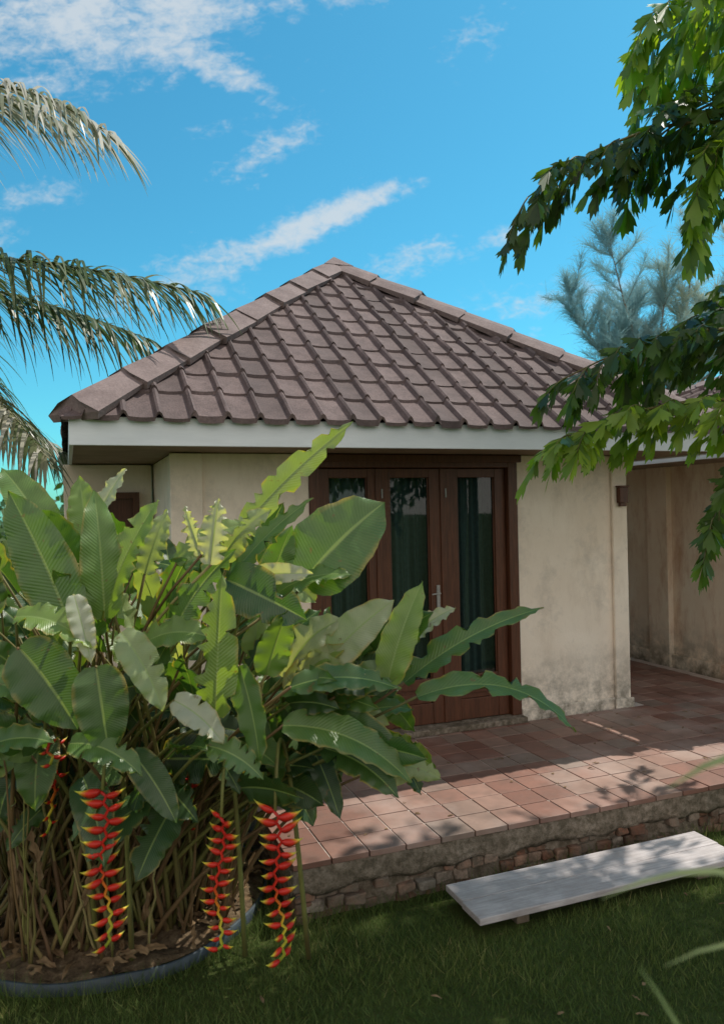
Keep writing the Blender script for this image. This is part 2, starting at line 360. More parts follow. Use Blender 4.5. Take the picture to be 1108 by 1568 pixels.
vs,fs=strip(Vector((TU0,5.3,0)),Vector((TU0,TV0-.01,0)),Vector((-1,0,0)),1.7,zr,.010); mb.add(vs,fs)
mb.obj('concrete_nosing',[M_CONC],ter,True)
mb=MB(); mb.box(TU0+.05,TU1,TV0+.04,TV0+.2,0,.198); mb.box(TU0+.06,TU0+.2,TV0+.2,5.28,0,.198); mb.obj('footing',[M_CONC],ter)
mb=MB()
for row in range(3):
    u=TU0+.0-rnd(0,.1)+row*.06
    while u<TU1:
        w=rnd(.07,.12)
        if random.random()>.2:
            o=rnd(-.008,.045); z0=-.015+row*.058+rnd(-.006,.006); q=rnd(-.008,.008); j=.010
            vs=[]
            for (x,y,zz) in [(u+.004,TV0+o,z0),(u+w-.004,TV0+o+q,z0),(u+w-.004,TV0+.1,z0),(u+.004,TV0+.1,z0),(u+.004,TV0+o+.004,z0+.052),(u+w-.004,TV0+o+q,z0+.052),(u+w-.004,TV0+.1,z0+.052),(u+.004,TV0+.1,z0+.052)]:
                vs.append((x+rnd(-j,j),y+rnd(-j,j),zz+rnd(-j,j)))
            mb.add(vs,[(0,3,2,1),(4,5,6,7),(0,1,5,4),(1,2,6,5),(2,3,7,6),(3,0,4,7)],0,None,random.random())
        u+=w
    v=TV0
    while v<5.2:
        w=rnd(.08,.14); o=rnd(-.0,.03)
        mb.box(TU0+o,TU0+.1,v+.006,v+w-.006,-.01+row*.056,.040+row*.056,0,random.random()); v+=w
mb.obj('bricks',[M_BRICK],ter,bevel=.008)
mb=MB(); mb.box(-.6,TU0-.1,5.05,HV0-.04,0,.26); mb.obj('left_step',[M_BRICK],ter,bevel=.01)

# ------------------------------------------------------------------ plank
pl=empty('wooden_plank_bridge',YAW)
mb=MB(); mb.box(1.745,3.36,3.14,3.318,.068,.102); mb.box(1.752,3.37,3.321,3.50,.068,.101)
mb.obj('board',[M_PLANK],pl,bevel=.005)
mb=MB(); mb.box(1.98,2.05,3.2,3.48,-.01,.066); mb.box(3.1,3.18,3.2,3.48,-.01,.066); mb.obj('bearers',[M_BARK],pl,bevel=.004)

# ------------------------------------------------------------------ ground and lawn
mb=MB()
xs=[-300,-60,-20,-8,-4,-2,0,2,4,8,20,60,300]
mb.add([(x,y,0) for y in xs for x in xs],[(j*13+i,j*13+i+1,(j+1)*13+i+1,(j+1)*13+i) for j in range(12) for i in range(12)])
mb.obj('ground',[M_GROUND])
BC=Vector((-1.35,4.0,0)); BR=.8
N=180000
x=np.random.uniform(-3.0,3.6,N); y=2.0+np.random.uniform(0,1,N)**1.2*3.2
u=x*Dv.x+y*Dv.y; v=x*Nv.x+y*Nv.y
ok=~((u>TU0-.0)&(v>TV0-.0)) & (((x-BC.x)**2+(y-BC.y)**2)>(BR+.01)**2) & ~((u>1.74)&(u<3.37)&(v>3.16)&(v<3.5))
x=x[ok];y=y[ok];n=len(x)
nz=np.array([noise.noise(Vector((a*2.2,b*2.2,0))) for a,b in zip(x,y)])
edge=(np.abs(x*Nv.x+y*Nv.y-TV0)<.05)|(np.abs(np.hypot(x-BC.x,y-BC.y)-BR)<.08)
h=np.random.uniform(.018,.050,n)*(1+nz*.7)*np.where(edge,2.2,1); an=np.random.uniform(0,6.283,n); w=np.random.uniform(.0012,.0026,n); la=np.random.uniform(0,6.283,n); le=h*np.random.uniform(.1,1.1,n)
V=np.zeros((n,3,3)); V[:,0]=np.stack([x-w*np.cos(an),y-w*np.sin(an),np.zeros(n)],1); V[:,1]=np.stack([x+w*np.cos(an),y+w*np.sin(an),np.zeros(n)],1); V[:,2]=np.stack([x+le*np.cos(la),y+le*np.sin(la),h],1)
mb=MB(); mb.v=V.reshape(-1,3).tolist(); mb.f=np.arange(n*3).reshape(-1,3).tolist(); mb.m=[0]*n; mb.uv=[(0,0)]*(3*n); mb.r=np.repeat(np.clip(np.random.normal(.45,.2,n)+nz*.3,0,1),3).tolist()
mb.obj('lawn_grass',[M_GRASS])

# ------------------------------------------------------------------ flower bed
bed=empty('flower_bed')
mb=MB(); vs=[];fs=[]; n=64
for i in range(n):
    a=2*math.pi*i/n; wv=1+.012*math.sin(a*5)
    for r_,z_ in ((BR*wv,-.01),(BR*wv+.006,.055+.006*math.sin(a*9)),(BR*wv-.006,.06+.006*math.sin(a*9)),(BR*wv-.012,.03)):
        vs.append((BC.x+r_*math.cos(a),BC.y+r_*math.sin(a),z_))
for i in range(n):
    j=(i+1)%n
    for k in range(3): fs.append((i*4+k,j*4+k,j*4+k+1,i*4+k+1))
mb.add(vs,fs); mb.obj('rim',[M_RIM],bed,True)
mb=MB(); g=40; vs=[];fs=[]
for j in range(g+1):
    r_=BR*.985*j/g
    for i in range(64):
        a=2*math.pi*i/64; X=BC.x+r_*math.cos(a);Y=BC.y+r_*math.sin(a)
        vs.append((X,Y,.045+.03*noise.noise(Vector((X*7,Y*7,0)))+.02*noise.noise(Vector((X*30,Y*30,0)))+.03*(1-(r_/BR)**2)))
for j in range(g):
    for i in range(64): fs.append((j*64+i,j*64+(i+1)%64,(j+1)*64+(i+1)%64,(j+1)*64+i))
mb.add(vs,fs); mb.obj('soil',[M_SOIL],bed,True)

# ------------------------------------------------------------------ heliconia
hel=empty('heliconia_plant')
LM=MB(); SM=MB(); DM=MB()
def bez(a,b,c,t): return a*(1-t)**2+b*2*t*(1-t)+c*t*t
def leaf(mb,base,tip,width,nrm=None,arch=.12,fold=.25,torn=0.,wave=.012,r=.5,mat=0,nL=24,tw=0.,cur=(-.15,.35)):
    base=Vector(base);tip=Vector(tip); L=(tip-base).length
    if nrm is None: nrm=Vector((rnd(-.5,.5),-1,rnd(.1,.8)))
    nrm=Vector(nrm).normalized()
    ax=(tip-base).normalized(); nrm=(nrm-ax*nrm.dot(ax)).normalized()
    upv=Vector((0,0,1)); upv=(upv-ax*upv.dot(ax))
    upv=upv.normalized() if upv.length>.2 else nrm
    mid=(base+tip)/2+upv*arch*L*2+nrm*rnd(-.04,.10)*L
    S=(-1,-.72,-.4,-.12,0,.12,.4,.72,1)
    ph=rnd(0,6); fr=rnd(7,14); vs=[];uvs=[]
    notch=[ [1]*(nL+1), [1]*(nL+1) ]
    if torn>0:
        for sd in (0,1):
            for i in range(2,nL-1):
                if random.random()<torn: notch[sd][i]=rnd(.2,.7)
    curl=rnd(*cur)
    for i in range(nL+1):
        t=i/nL; p=bez(base,mid,tip,t); tan=(bez(base,mid,tip,min(t+.02,1))-bez(base,mid,tip,max(t-.02,0))).normalized()
        side=tan.cross(nrm).normalized(); nn=side.cross(tan)
        if tw:
            q=Matrix.Rotation(tw*(t-.5),3,tan); side=q@side; nn=q@nn
        wd=width*.5*(math.sin(math.pi*min(1,(t*.97+.015))**.70)**.52)*(1-.12*t)
        if t>.86: wd*=max(0.03,(1-t)/.14)**.6 if t<1 else 0.02
        for s in S:
            sd=0 if s<0 else 1; k=notch[sd][i] if abs(s)>.5 else 1
            ss=s*(k if abs(s)>.75 else (1+k)/2)
            off=fold*abs(ss)*wd - (.45*fold+.5*curl*(.3 if s<0 else 1))*wd*ss*ss + wave*(math.sin(fr*t*3+ph+sd*2)+.5*math.sin(fr*t*7.3+ph*2+sd))*s*s
            vs.append(p+side*ss*wd*(1-.12*abs(curl)*abs(ss))+nn*off); uvs.append((t,(s+1)/2))
    m=len(S); fs=[]
    for i in range(nL):
        for k in range(m-1): fs.append((i*m+k,i*m+k+1,(i+1)*m+k+1,(i+1)*m+k))
    mb.add(vs,fs,mat,uvs,r)
    if mb is LM:
        pts=[bez(base,mid,tip,i/8)-nrm*.004 for i in range(9)]
        SM.tube(pts,[.005*(1-.8*i/8) for i in range(9)],4,0,.7)
def stem_to(p,dirn=None,r=.012):
    p=Vector(p)
    a=rnd(0,6.28); q=random.random()**.5*.62
    g=Vector((BC.x+q*math.cos(a),BC.y-.1+q*.8*math.sin(a),.03))
    if p.x>-.4: g.x=max(g.x,-1.25)+rnd(0,.35); g.x=min(g.x,-.72); g.y=rnd(3.55,4.1)
    mid=Vector((g.x*.72+p.x*.28,g.y*.72+p.y*.28,p.z*.62))
    pts=[bez(g,mid,p,i/9)+Vector((rnd(-.004,.004),rnd(-.004,.004),0)) for i in range(10)]
    SM.tube(pts,[r*(1.15-.65*i/9) for i in range(10)],6,0,rnd(.1,.95))
K=[
((-.56,3.6,1.94),(-.03,3.62,2.43),.15,(.5,-1,.5),.03,.18,.9),
((-.60,3.5,1.72),(-.22,3.5,2.07),.13,(-.3,-1,.9),.04,.15,.75),
((-.26,3.3,1.70),(.10,3.35,2.04),.38,(-.2,-1,.35),.02,.0,.6),
((-.17,3.3,1.36),(.13,3.3,1.62),.19,(-.3,-1,.2),.02,.0,.96),
((.09,3.2,1.28),(.25,3.25,1.70),.17,(-.5,-1,.1),.02,0,.88),
((.20,3.45,1.42),(.41,3.45,1.56),.11,(0,-.7,1),.05,0,.98),
((.17,3.4,1.24),(.83,3.55,1.54),.17,(-.1,-.7,1),.07,.35,.6),
((.22,3.3,1.20),(.93,3.42,1.00),.16,(0,-.55,1),.14,.3,.65),
((-.34,3.12,1.14),(.17,3.05,.92),.18,(.1,-.8,1),.12,0,.7),
((-.18,3.2,1.02),(.12,3.05,.86),.15,(0,-1,.7),.1,.1,.3),
((-.30,3.1,1.30),(.14,3.1,1.28),.15,(0,-.7,1),.08,.1,.5),
((-.13,3.25,1.22),(.2,3.2,1.36),.15,(-.4,-1,.5),.06,0,.65),
((.12,3.4,.96),(.23,3.35,.76),.10,(.6,-1,.2),.02,0,.2),
((-.25,3.4,.98),(-.12,3.25,.70),.12,(.3,-1,.2),.04,0,.15),
((-.60,3.05,1.20),(-.56,3.06,1.76),.18,(0,-1,.1),.0,.4,.85),
((-1.20,3.12,1.58),(-1.46,3.18,2.12),.25,(.2,-1,.1),.02,0,.65),
((-1.08,3.2,1.58),(-1.13,3.25,2.12),.19,(.5,-1,.1),.02,0,.75),
((-1.06,3.2,1.66),(-.86,3.25,2.07),.18,(-.5,-1,.2),.03,.05,.85),
((-1.20,3.45,1.98),(-1.07,3.5,2.22),.12,(-.7,-1,0),.0,0,.99),
((-1.40,3.45,1.9),(-1.66,3.55,2.24),.2,(.4,-1,.4),.03,0,.75),
((-1.25,3.5,1.8),(-1.32,3.6,2.2),.17,(.1,-1,.4),.03,0,.85),
((-1.55,3.2,1.6),(-1.75,3.2,2.05),.2,(.3,-1,.2),.03,.05,.8),
((-1.35,3.0,1.50),(-1.12,2.98,1.18),.27,(0,-1,.3),.04,0,.45),
((-1.05,3.0,1.42),(-1.00,2.98,1.08),.22,(.3,-1,.3),.03,0,.5),
((-.95,3.0,1.55),(-.78,2.95,1.25),.15,(.5,-1,.3),.05,.05,.92),
((-.80,3.2,1.50),(-.52,3.15,1.86),.16,(.4,-.8,.8),.05,.15,.65),
((-.62,3.12,1.80),(-.58,3.12,2.07),.13,(.2,-1,.2),.0,.5,1.0),
((-.66,3.14,1.84),(-.72,3.14,2.04),.10,(-.4,-1,.2),.0,.5,.99),
((-.95,3.35,1.75),(-.86,3.4,2.03),.14,(-.3,-1,.1),.0,.3,.93),
((-.80,3.3,1.80),(-.50,3.3,1.96),.15,(0,-.8,.8),.08,.35,.9),
((-.62,3.4,1.80),(-.40,3.4,2.02),.15,(.2,-.8,.5),.08,.25,.93),
((-.45,3.35,1.55),(-.30,3.3,1.95),.17,(.3,-1,.3),.03,.1,.65),
((-.42,3.3,1.62),(-.05,3.2,1.74),.17,(0,-.6,1),.12,.15,.75),
((-.50,3.05,1.40),(-.42,3.0,1.02),.14,(-.4,-1,.2),.03,0,.6),
((-.62,3.0,1.10),(-.40,2.95,.98),.13,(0,-1,.9),.08,.2,.65),
((-1.16,3.0,1.12),(-.85,2.9,1.02),.15,(0,-.8,1),.1,.15,.65),
((-1.5,3.0,1.1),(-1.2,2.95,1.14),.14,(0,-.7,1),.08,0,.55),
((-1.36,3.0,1.62),(-1.05,2.95,1.50),.15,(0,-.7,1),.1,.25,.88),
((-1.13,3.0,1.70),(-1.05,2.95,1.44),.1,(.5,-1,.3),.0,0,1.0),
((-.95,3.1,1.05),(-.75,3.0,.80),.14,(.2,-1,.4),.05,0,.3),
((-.95,3.2,1.45),(-.6,3.1,1.5),.17,(-.2,-.8,.9),.1,.15,.8),
((-.4,3.1,1.35),(-.3,3.05,1.62),.15,(.4,-1,.3),.02,0,.8),
((-.75,3.0,1.28),(-.55,2.95,1.12),.13,(.4,-1,.6),.06,.1,.99),
((-1.6,3.05,1.35),(-1.30,3.0,1.30),.17,(0,-.7,.9),.1,0,.75),
]
for i_,(b,tp,w,nr,ar,to,rv) in enumerate(K):
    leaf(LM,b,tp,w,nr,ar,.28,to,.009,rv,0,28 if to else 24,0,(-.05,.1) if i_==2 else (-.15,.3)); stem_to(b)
cx,cy=-.95,3.65
cnt=0
while cnt<255:
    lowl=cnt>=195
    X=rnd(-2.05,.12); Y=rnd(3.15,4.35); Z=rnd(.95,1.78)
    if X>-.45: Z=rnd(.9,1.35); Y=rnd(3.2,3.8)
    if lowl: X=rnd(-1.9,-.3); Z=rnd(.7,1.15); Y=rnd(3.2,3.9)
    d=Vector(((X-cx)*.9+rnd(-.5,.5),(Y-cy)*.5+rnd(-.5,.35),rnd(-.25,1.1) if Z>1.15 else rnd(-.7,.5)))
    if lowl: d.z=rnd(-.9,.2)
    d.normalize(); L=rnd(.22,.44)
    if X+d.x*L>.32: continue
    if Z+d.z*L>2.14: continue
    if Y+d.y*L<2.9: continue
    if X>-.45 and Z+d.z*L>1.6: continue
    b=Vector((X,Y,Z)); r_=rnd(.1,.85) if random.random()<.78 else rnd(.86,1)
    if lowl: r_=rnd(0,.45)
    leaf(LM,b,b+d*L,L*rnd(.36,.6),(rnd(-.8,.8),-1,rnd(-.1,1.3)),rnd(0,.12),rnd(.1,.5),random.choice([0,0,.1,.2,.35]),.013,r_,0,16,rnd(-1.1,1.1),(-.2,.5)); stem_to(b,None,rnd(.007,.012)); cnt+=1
for i in range(200):
    a=rnd(0,6.28); q=random.random()**.5*.72; g=Vector((BC.x+q*math.cos(a),BC.y+q*math.sin(a)*.95,.03))
    d=Vector((rnd(-.3,.3)+.15*math.cos(a),rnd(-.2,.1),1)); h=rnd(.25,1.3)
    pts=[g+d*h*k/6+Vector((rnd(-.009,.009),rnd(-.009,.009),0)) for k in range(7)]
    rr=rnd(.004,.012); SM.tube(pts,[rr*(1.1-.5*k/6) for k in range(7)],6,0,rnd(0,1))
for i in range(150):
    a=rnd(0,6.28); q=rnd(.2,.78); b=Vector((BC.x+q*math.cos(a),BC.y+q*math.sin(a),rnd(.12,.8)))
    d=Vector((rnd(-.4,.4),rnd(-.3,.3),-1)).normalized()*min(rnd(.12,.4),b.z-.06)
    leaf(DM,b,b+d,rnd(.02,.05),(rnd(-1,1),-1,.2),.0,.8,.2,.012,.5,0,8)
for i in range(380):
    a=rnd(0,6.28); q=rnd(.2,.77); b=Vector((BC.x+q*math.cos(a),BC.y+q*math.sin(a),rnd(.07,.10)))
    a2=rnd(0,6.28); leaf(DM,b,b+Vector((math.cos(a2),math.sin(a2),rnd(-.1,.2)))*rnd(.05,.14),rnd(.015,.04),(rnd(-.3,.3),-.2,1),.05,.4,0,.008,.5,0,6)
LM.obj('leaves',[M_HEL],hel,True); DM.obj('dry_leaves',[M_DRY],hel,True)
BM=MB()
def bract(mb,p,dirn,L):
    dirn=dirn.normalized(); up=Vector((0,0,1)); sd=dirn.cross(up).normalized(); n=9; vs=[];uvs=[]
    prof=[.45,.78,.92,.9,.76,.58,.38,.18,.03]
    for i in range(n):
        t=i/(n-1); c_=p+dirn*L*t*(1-.12*t)+Vector((0,0,L*(.34*t*t-.05*t)))
        r_=prof[i]*L*.28
        for (a,b) in ((0,.8),(.5,.35),(.52,-.3),(0,-1),(-.52,-.3),(-.5,.35)):
            vs.append(c_+sd*a*r_+Vector((0,0,1))*b*r_*.74); uvs.append((min(1,t+(.20 if b>.5 else 0)),0))
    fs=[]
    for i in range(n-1):
        for k in range(6): fs.append((i*6+k,i*6+(k+1)%6,(i+1)*6+(k+1)%6,(i+1)*6+k))
    fs.append((5,4,3,2,1,0)); mb.add(vs,fs,0,uvs)
def infl(top,length,nb,size,az):
    top=Vector(top); side=Vector((math.cos(az),math.sin(az),0)); pts=[]
    dz=length/nb; p=top.copy(); az2=rnd(-.03,.03)
    for i in range(nb):
        s=1 if i%2 else -1
        sc=size*(1-.25*i/nb)*rnd(.82,1.12)
        q=p+side*s*.008+Vector((.014*math.sin(i*.4)+az2*i/nb,0,rnd(-.004,.004))); pts.append(q)
        tw=Matrix.Rotation(rnd(-.5,.5)+i*.03,3,'Z')
        bract(BM,q,tw@(side*s)+Vector((0,0,rnd(-.18,.18)-.3*i/nb)),sc); p=p-Vector((0,0,dz))
    BM.tube(pts,[.007]*len(pts),5)
    g=Vector((top.x+rnd(-.1,.15),top.y+.35,.03))
    SM.tube([bez(g,Vector((top.x,top.y+.25,top.z*1.9)),top,k/12) for k in range(13)],[.013-.0005*k for k in range(13)],6,0,.7)
infl((-1.05,3.04,.92),.64,25,.104,.2); infl((-.59,3.08,.79),.56,23,.082,-.5); infl((-.37,3.05,.82),.62,25,.100,.15)
infl((-1.36,3.35,1.05),.45,13,.06,.9); infl((-.85,3.6,.9),.4,12,.05,.3); infl((-1.30,3.1,1.12),.14,5,.06,.3)
BM.obj('flower_bracts',[M_BRACT],hel,True)
SM.obj('stems',[M_STEM],hel,True)
FL_=MB()
for i in range(40):
    X=rnd(-.6,2.2); Y=rnd(2.7,4.1); v_=X*Nv.x+Y*Nv.y; u_=X*Dv.x+Y*Dv.y
    z_=.303 if (v_>TV0 and u_>TU0) else .035
    if 3.1<v_<3.55 and u_>1.7: continue
    a2=rnd(0,6.28); b=Vector((X,Y,z_)); leaf(FL_,b,b+Vector((math.cos(a2),math.sin(a2),0))*rnd(.02,.05),rnd(.008,.018),(rnd(-.2,.2),-.1,1),.05,.4,0,.002,.5,0,6)
for i in range(50):
    u_=rnd(1.2,5); v_=rnd(3.7,5.25); p=L2W(u_,v_,.303); a2=rnd(0,6.28); leaf(FL_,p,p+Vector((math.cos(a2),math.sin(a2),0))*rnd(.02,.05),rnd(.008,.018),(0,0,1.0001),.05,.4,0,.002,.5,0,6)
FL_.obj('fallen_leaves',[M_DRY])

# ------------------------------------------------------------------ coconut palm (left)
coco=empty('coconut_palm')
CM=MB(); CT=MB()
def frond(base,mid,tip,nl,ll,r0,droop=1.0,spread=.9,w=.014,t0=.12):
    base,mid,tip=Vector(base),Vector(mid),Vector(tip)
    pts=[bez(base,mid,tip,i/16) for i in range(17)]
    CT.tube(pts,[.026*(1-.85*i/16) for i in range(17)],6,1,.6)
    for i in range(nl):
        t=t0+(1-t0)*i/(nl-1); p=bez(base,mid,tip,t); tan=(bez(base,mid,tip,min(1,t+.01))-bez(base,mid,tip,t-.01)).normalized()
        sd=tan.cross(Vector((0,0,1))).normalized()
        for s in (1,-1):
            if random.random()<.05: continue
            d=(sd*s*spread*rnd(.8,1.2)+tan*(.55+.5*t)*rnd(.7,1.2)+Vector((0,0,rnd(-.05,.5)))); d.normalize()
            L=ll*(math.sin(math.pi*min(1,.2+.68*t))**.6)*rnd(.7,1.08)
            q=p.copy(); vs=[]; n=7; dd=d.copy(); ww=w*rnd(.7,1.2)
            wide=dd.cross(Vector((rnd(-.3,.3),rnd(-.3,.3),1))).normalized()
            dr=droop*rnd(.6,1.4)
            for k in range(n+1):
                f=ww*(1-(k/n)**2.2)+.0008
                vs+= [q-wide*f,q+wide*f]
                dd=(dd+Vector((0,0,-.20*dr))).normalized(); q=q+dd*(L/n)
            CM.add(vs,[(2*k,2*k+1,2*k+3,2*k+2) for k in range(n)],0,None,min(1,max(0,r0+rnd(-.3,.3))))
cb=Vector((-4.3,6.3,4.0))
frond(cb,(-3.1,5.6,4.15),(-1.15,5.5,3.60),140,1.0,.45,1.05)
frond(cb,(-3.3,6.2,4.1),(-1.7,6.3,3.45),90,.95,.45,1.3)
frond(cb+Vector((0,0,.6)),(-3.2,5.8,5.9),(-1.78,5.6,4.80),110,.9,.95,.85)
frond(cb+Vector((0,0,.4)),(-3.3,5.4,5.6),(-1.95,5.2,4.66),90,.8,.9,1.0)
frond(cb+Vector((0,-.2,-.2)),(-3.1,5.9,3.5),(-2.30,5.6,2.45),90,.8,.8,1.2)
frond(cb,(-3.6,6.8,3.4),(-2.6,6.8,2.55),80,.8,.8,1.3)
for k in range(8):
    a=1.5+k*.55; frond(cb+Vector((0,0,.1)),cb+Vector((math.cos(a)*1.2,math.sin(a)*1.2,.9)),cb+Vector((math.cos(a)*2.6,math.sin(a)*2.6,-.6)),40,.9,.4)
CT.tube([(-4.6,6.8,0),(-4.5,6.6,1.5),(-4.35,6.4,3),(-4.3,6.3,4.05)],[.2,.15,.13,.12],14,0)
CM.obj('leaflets',[M_COCO],coco); CT.obj('trunk_and_rachises',[M_BARK,M_STEM],coco,True)

# ------------------------------------------------------------------ fishtail palm (right)
fish=empty('fishtail_palm'); FM=MB(); FT=MB()
def fishleaf(p,d,L,r):
    d=d.normalized(); s=d.cross(Vector((rnd(-.8,.8),rnd(-1,-.1),rnd(-.3,.8)))).normalized(); n=d.cross(s)
    vs=[p-s*.004]; m=7; sp=rnd(.2,.38); skew=rnd(-.35,.35)
    for i in range(m):
        a=-sp+2*sp*i/(m-1); rr=L*(1-.40*abs(a/sp+skew)*.6)*(1.0 if i%2 else rnd(.70,.88))
        vs.append(p+d*rr*math.cos(a)+s*rr*math.sin(a)+n*(.12*rr*math.sin(a*3))-Vector((0,0,.15*rr)))
    FM.add(vs,[(0,i+1,i+2) for i in range(m-1)],0,None,r)
def ffrond(base,mid,tip,ns,sl,ls,r0,t0=.3):
    base,mid,tip=Vector(base),Vector(mid),Vector(tip)
    FT.tube([bez(base,mid,tip,i/14) for i in range(15)],[.018*(1-.8*i/14) for i in range(15)],6,1,.5)
    for i in range(ns):
        t=t0+(1-t0)*i/(ns-1); p=bez(base,mid,tip,t); tan=(bez(base,mid,tip,min(1,t+.01))-bez(base,mid,tip,t-.01)).normalized()
        sd=tan.cross(Vector((0,.35,1))).normalized()
        for s in ((1,-1) if i<ns-1 else (0,)):
            d=(sd*s*rnd(.6,1.0)+tan*rnd(.5,.9)+Vector((0,0,rnd(-.5,.45)))).normalized(); Ls=sl*(1-.5*(i/ns))*rnd(.7,1.3)
            q=p.copy(); n=7; pts=[q.copy()]
            for k in range(n):
                d=(d+Vector((0,0,-.11))).normalized(); q=q+d*Ls/n; pts.append(q.copy())
                s2=d.cross(Vector((rnd(-.3,.3),rnd(-.3,.3),1))).normalized()
                for e in (1,-1):
                    if random.random()<.12: continue
                    fishleaf(q,d*.8+s2*e*.6+Vector((0,0,rnd(-.8,.1))),ls*rnd(.6,1.2),min(1,max(0,r0+rnd(-.3,.3))))
            fishleaf(q,d+Vector((0,0,-.3)),ls*1.2,min(1,max(0,r0+rnd(-.2,.3))))
            FT.tube(pts,[.005*(1-.7*k/n) for k in range(n+1)],4,1,.5)
T=Vector((3.1,4.3,0))
ffrond((3.1,4.3,3.6),(2.1,4.4,4.65),(.92,4.1,3.66),16,.46,.14,.3)
ffrond((3.1,4.3,4.4),(2.3,4.2,5.2),(1.52,4.0,4.50),14,.48,.165,.95)
ffrond((3.1,4.3,4.0),(2.2,4.2,4.9),(1.80,4.1,3.55),14,.42,.155,.8)
ffrond((3.1,4.3,4.6),(2.4,4.6,5.6),(1.85,4.8,4.6),13,.48,.16,.8)
ffrond((3.1,4.3,4.2),(2.3,4.5,4.7),(1.60,4.5,4.0),13,.42,.145,.5)
ffrond((3.1,4.3,2.6),(2.2,4.2,3.25),(1.12,4.05,2.70),16,.42,.14,.45)
ffrond((3.1,4.3,2.2),(2.1,4.1,2.85),(1.02,4.1,2.34),16,.34,.14,.95)
ffrond((3.1,4.3,2.3),(2.1,4.2,2.85),(1.80,4.0,1.80),12,.30,.125,.5)
ffrond((3.1,4.3,2.9),(2.3,4.6,3.5),(1.66,4.6,2.80),14,.42,.145,.45)
for k in range(6):
    a=-1.6+k*.6; z=rnd(3.2,4.6)
    ffrond((3.1,4.3,z),(3.1+math.cos(a)*.9,4.3+math.sin(a)*.9,z+.8),(3.1+math.cos(a)*1.7,4.3+math.sin(a)*1.7,z+.1),9,.4,.17,.5)
for k in range(3):
    o=Vector((rnd(-.12,.12),rnd(-.12,.12),0)); FT.tube([T+o*1.6,T+o+Vector((0,0,2)),T+o+Vector((0,0,3.6+.5*k))],[.07,.06,.045],12,0)
FM.obj('fishtail_leaves',[M_FISH],fish); FT.obj('stems',[M_BARK,M_STEM],fish,True)

# ------------------------------------------------------------------ broadleaf trees
def tree(name,base,h,center,radii,nclump,nleaf,size,mat=M_CANOPY,tr=.16,gapf=.25):
    e=empty(name); base=Vector(base); center=Vector(center)
    tm=MB(); fk=base+(center-base)*.55+Vector((0,0,0)); fk.z=h
    tm.tube([base,base+(fk-base)*.5+Vector((.08,.05,0)),fk],[tr,tr*.8,tr*.6],12)
    lm=MB()
    for i in range(nclump):
        while True:
            p=Vector((rnd(-1,1),rnd(-1,1),rnd(-1,1)))
            if .2<p.length<1: break
        c=center+Vector((p.x*radii[0],p.y*radii[1],p.z*radii[2]))
        tm.tube([fk,fk+(c-fk)*.5+Vector((rnd(-.1,.1),rnd(-.1,.1),.12)),c],[tr*.35,tr*.18,.012],5)
        cr=gapf*rnd(.7,1.3)
        for k in range(nleaf):
            q=c+Vector((random.gauss(0,cr),random.gauss(0,cr),random.gauss(0,cr*.7)))
            a=Vector((rnd(-1,1),rnd(-1,1),rnd(-.8,.4))).normalized(); b=a.cross(Vector((rnd(-1,1),rnd(-1,1),rnd(-1,1)))).normalized()
            s=size*rnd(.6,1.3)
            lm.add([q,q+a*s*.5+b*s*.28,q+a*s,q+a*s*.5-b*s*.28],[(0,1,2,3)],0,None,rnd(0,1))
    lm.obj('foliage',[mat],e); tm.obj('trunk_and_limbs',[M_BARK],e,True)
tree('broadleaf_tree',(5.6,4.3,0),4.9,(4.30,5.58,7.2),(1.8,1.1,.6),60,52,.15,gapf=.18)
tree('broadleaf_tree',(-6,-14,0),2.0,(-6,-14,3.2),(3.6,2.5,1.8),40,70,.3,gapf=.55)
tree('broadleaf_tree',(4,-15,0),2.0,(4,-15,3.4),(3.8,2.5,2.0),40,70,.3,gapf=.55)
mb=MB()
for i in range(380):
    X=rnd(-30,34); Y=rnd(24,32); zc=rnd(.3,1)*(2.4+1.2*noise.noise(Vector((X*.2,0,0))))
    for k in range(30):
        q=Vector((X+random.gauss(0,.6),Y+random.gauss(0,.5),max(.1,zc+random.gauss(0,.45))))
        a=Vector((rnd(-1,1),rnd(-1,1),rnd(-1,1))).normalized(); b=a.cross(Vector((rnd(-1,1),rnd(-1,1),rnd(-1,1)))).normalized(); s=rnd(.25,.5)
        mb.add([q,q+a*s*.5+b*s*.3,q+a*s,q+a*s*.5-b*s*.3],[(0,1,2,3)],0,None,rnd(0,1))
mb.obj('distant_trees',[M_CANOPY])

# ------------------------------------------------------------------ casuarina
cas=empty('casuarina_tree'); NM=MB(); KT=MB()
cb0=Vector((6.5,16.5,0))
def plume(o,d,L,rv,dens):
    pts=[o.copy()];q=o.copy(); n=8
    for k in range(n):
        d=(d+Vector((rnd(-.14,.14),rnd(-.14,.14),rnd(-.02,.08)))).normalized(); q=q+d*L/n; pts.append(q.copy())
    KT.tube(pts,[.010*(1-.9*k/n) for k in range(n+1)],3)
    for k in range(1,n+1):
        for j in range(dens):
            p=pts[k]+(pts[k-1]-pts[k])*random.random()
            dd=(d*rnd(.4,1.1)+Vector((rnd(-1,1),rnd(-1,1),rnd(-.3,1.0)))).normalized(); l=rnd(.15,.55); w=.0034
            m=p+dd*l*.5; e=p+dd*l+Vector((rnd(-.04,.04),0,-.16*rnd(-.2,1.8)))
            sx=dd.cross(Vector((0,1,.1))).normalized()*w
            NM.add([p-sx,p+sx,m+sx,m-sx,e],[(0,1,2,3),(3,2,4)],0,None,min(1,max(0,rv+rnd(-.25,.25))))
KT.tube([cb0,cb0+Vector((.1,0,3)),cb0+Vector((-.2,0,4.6))],[.2,.15,.1],10)
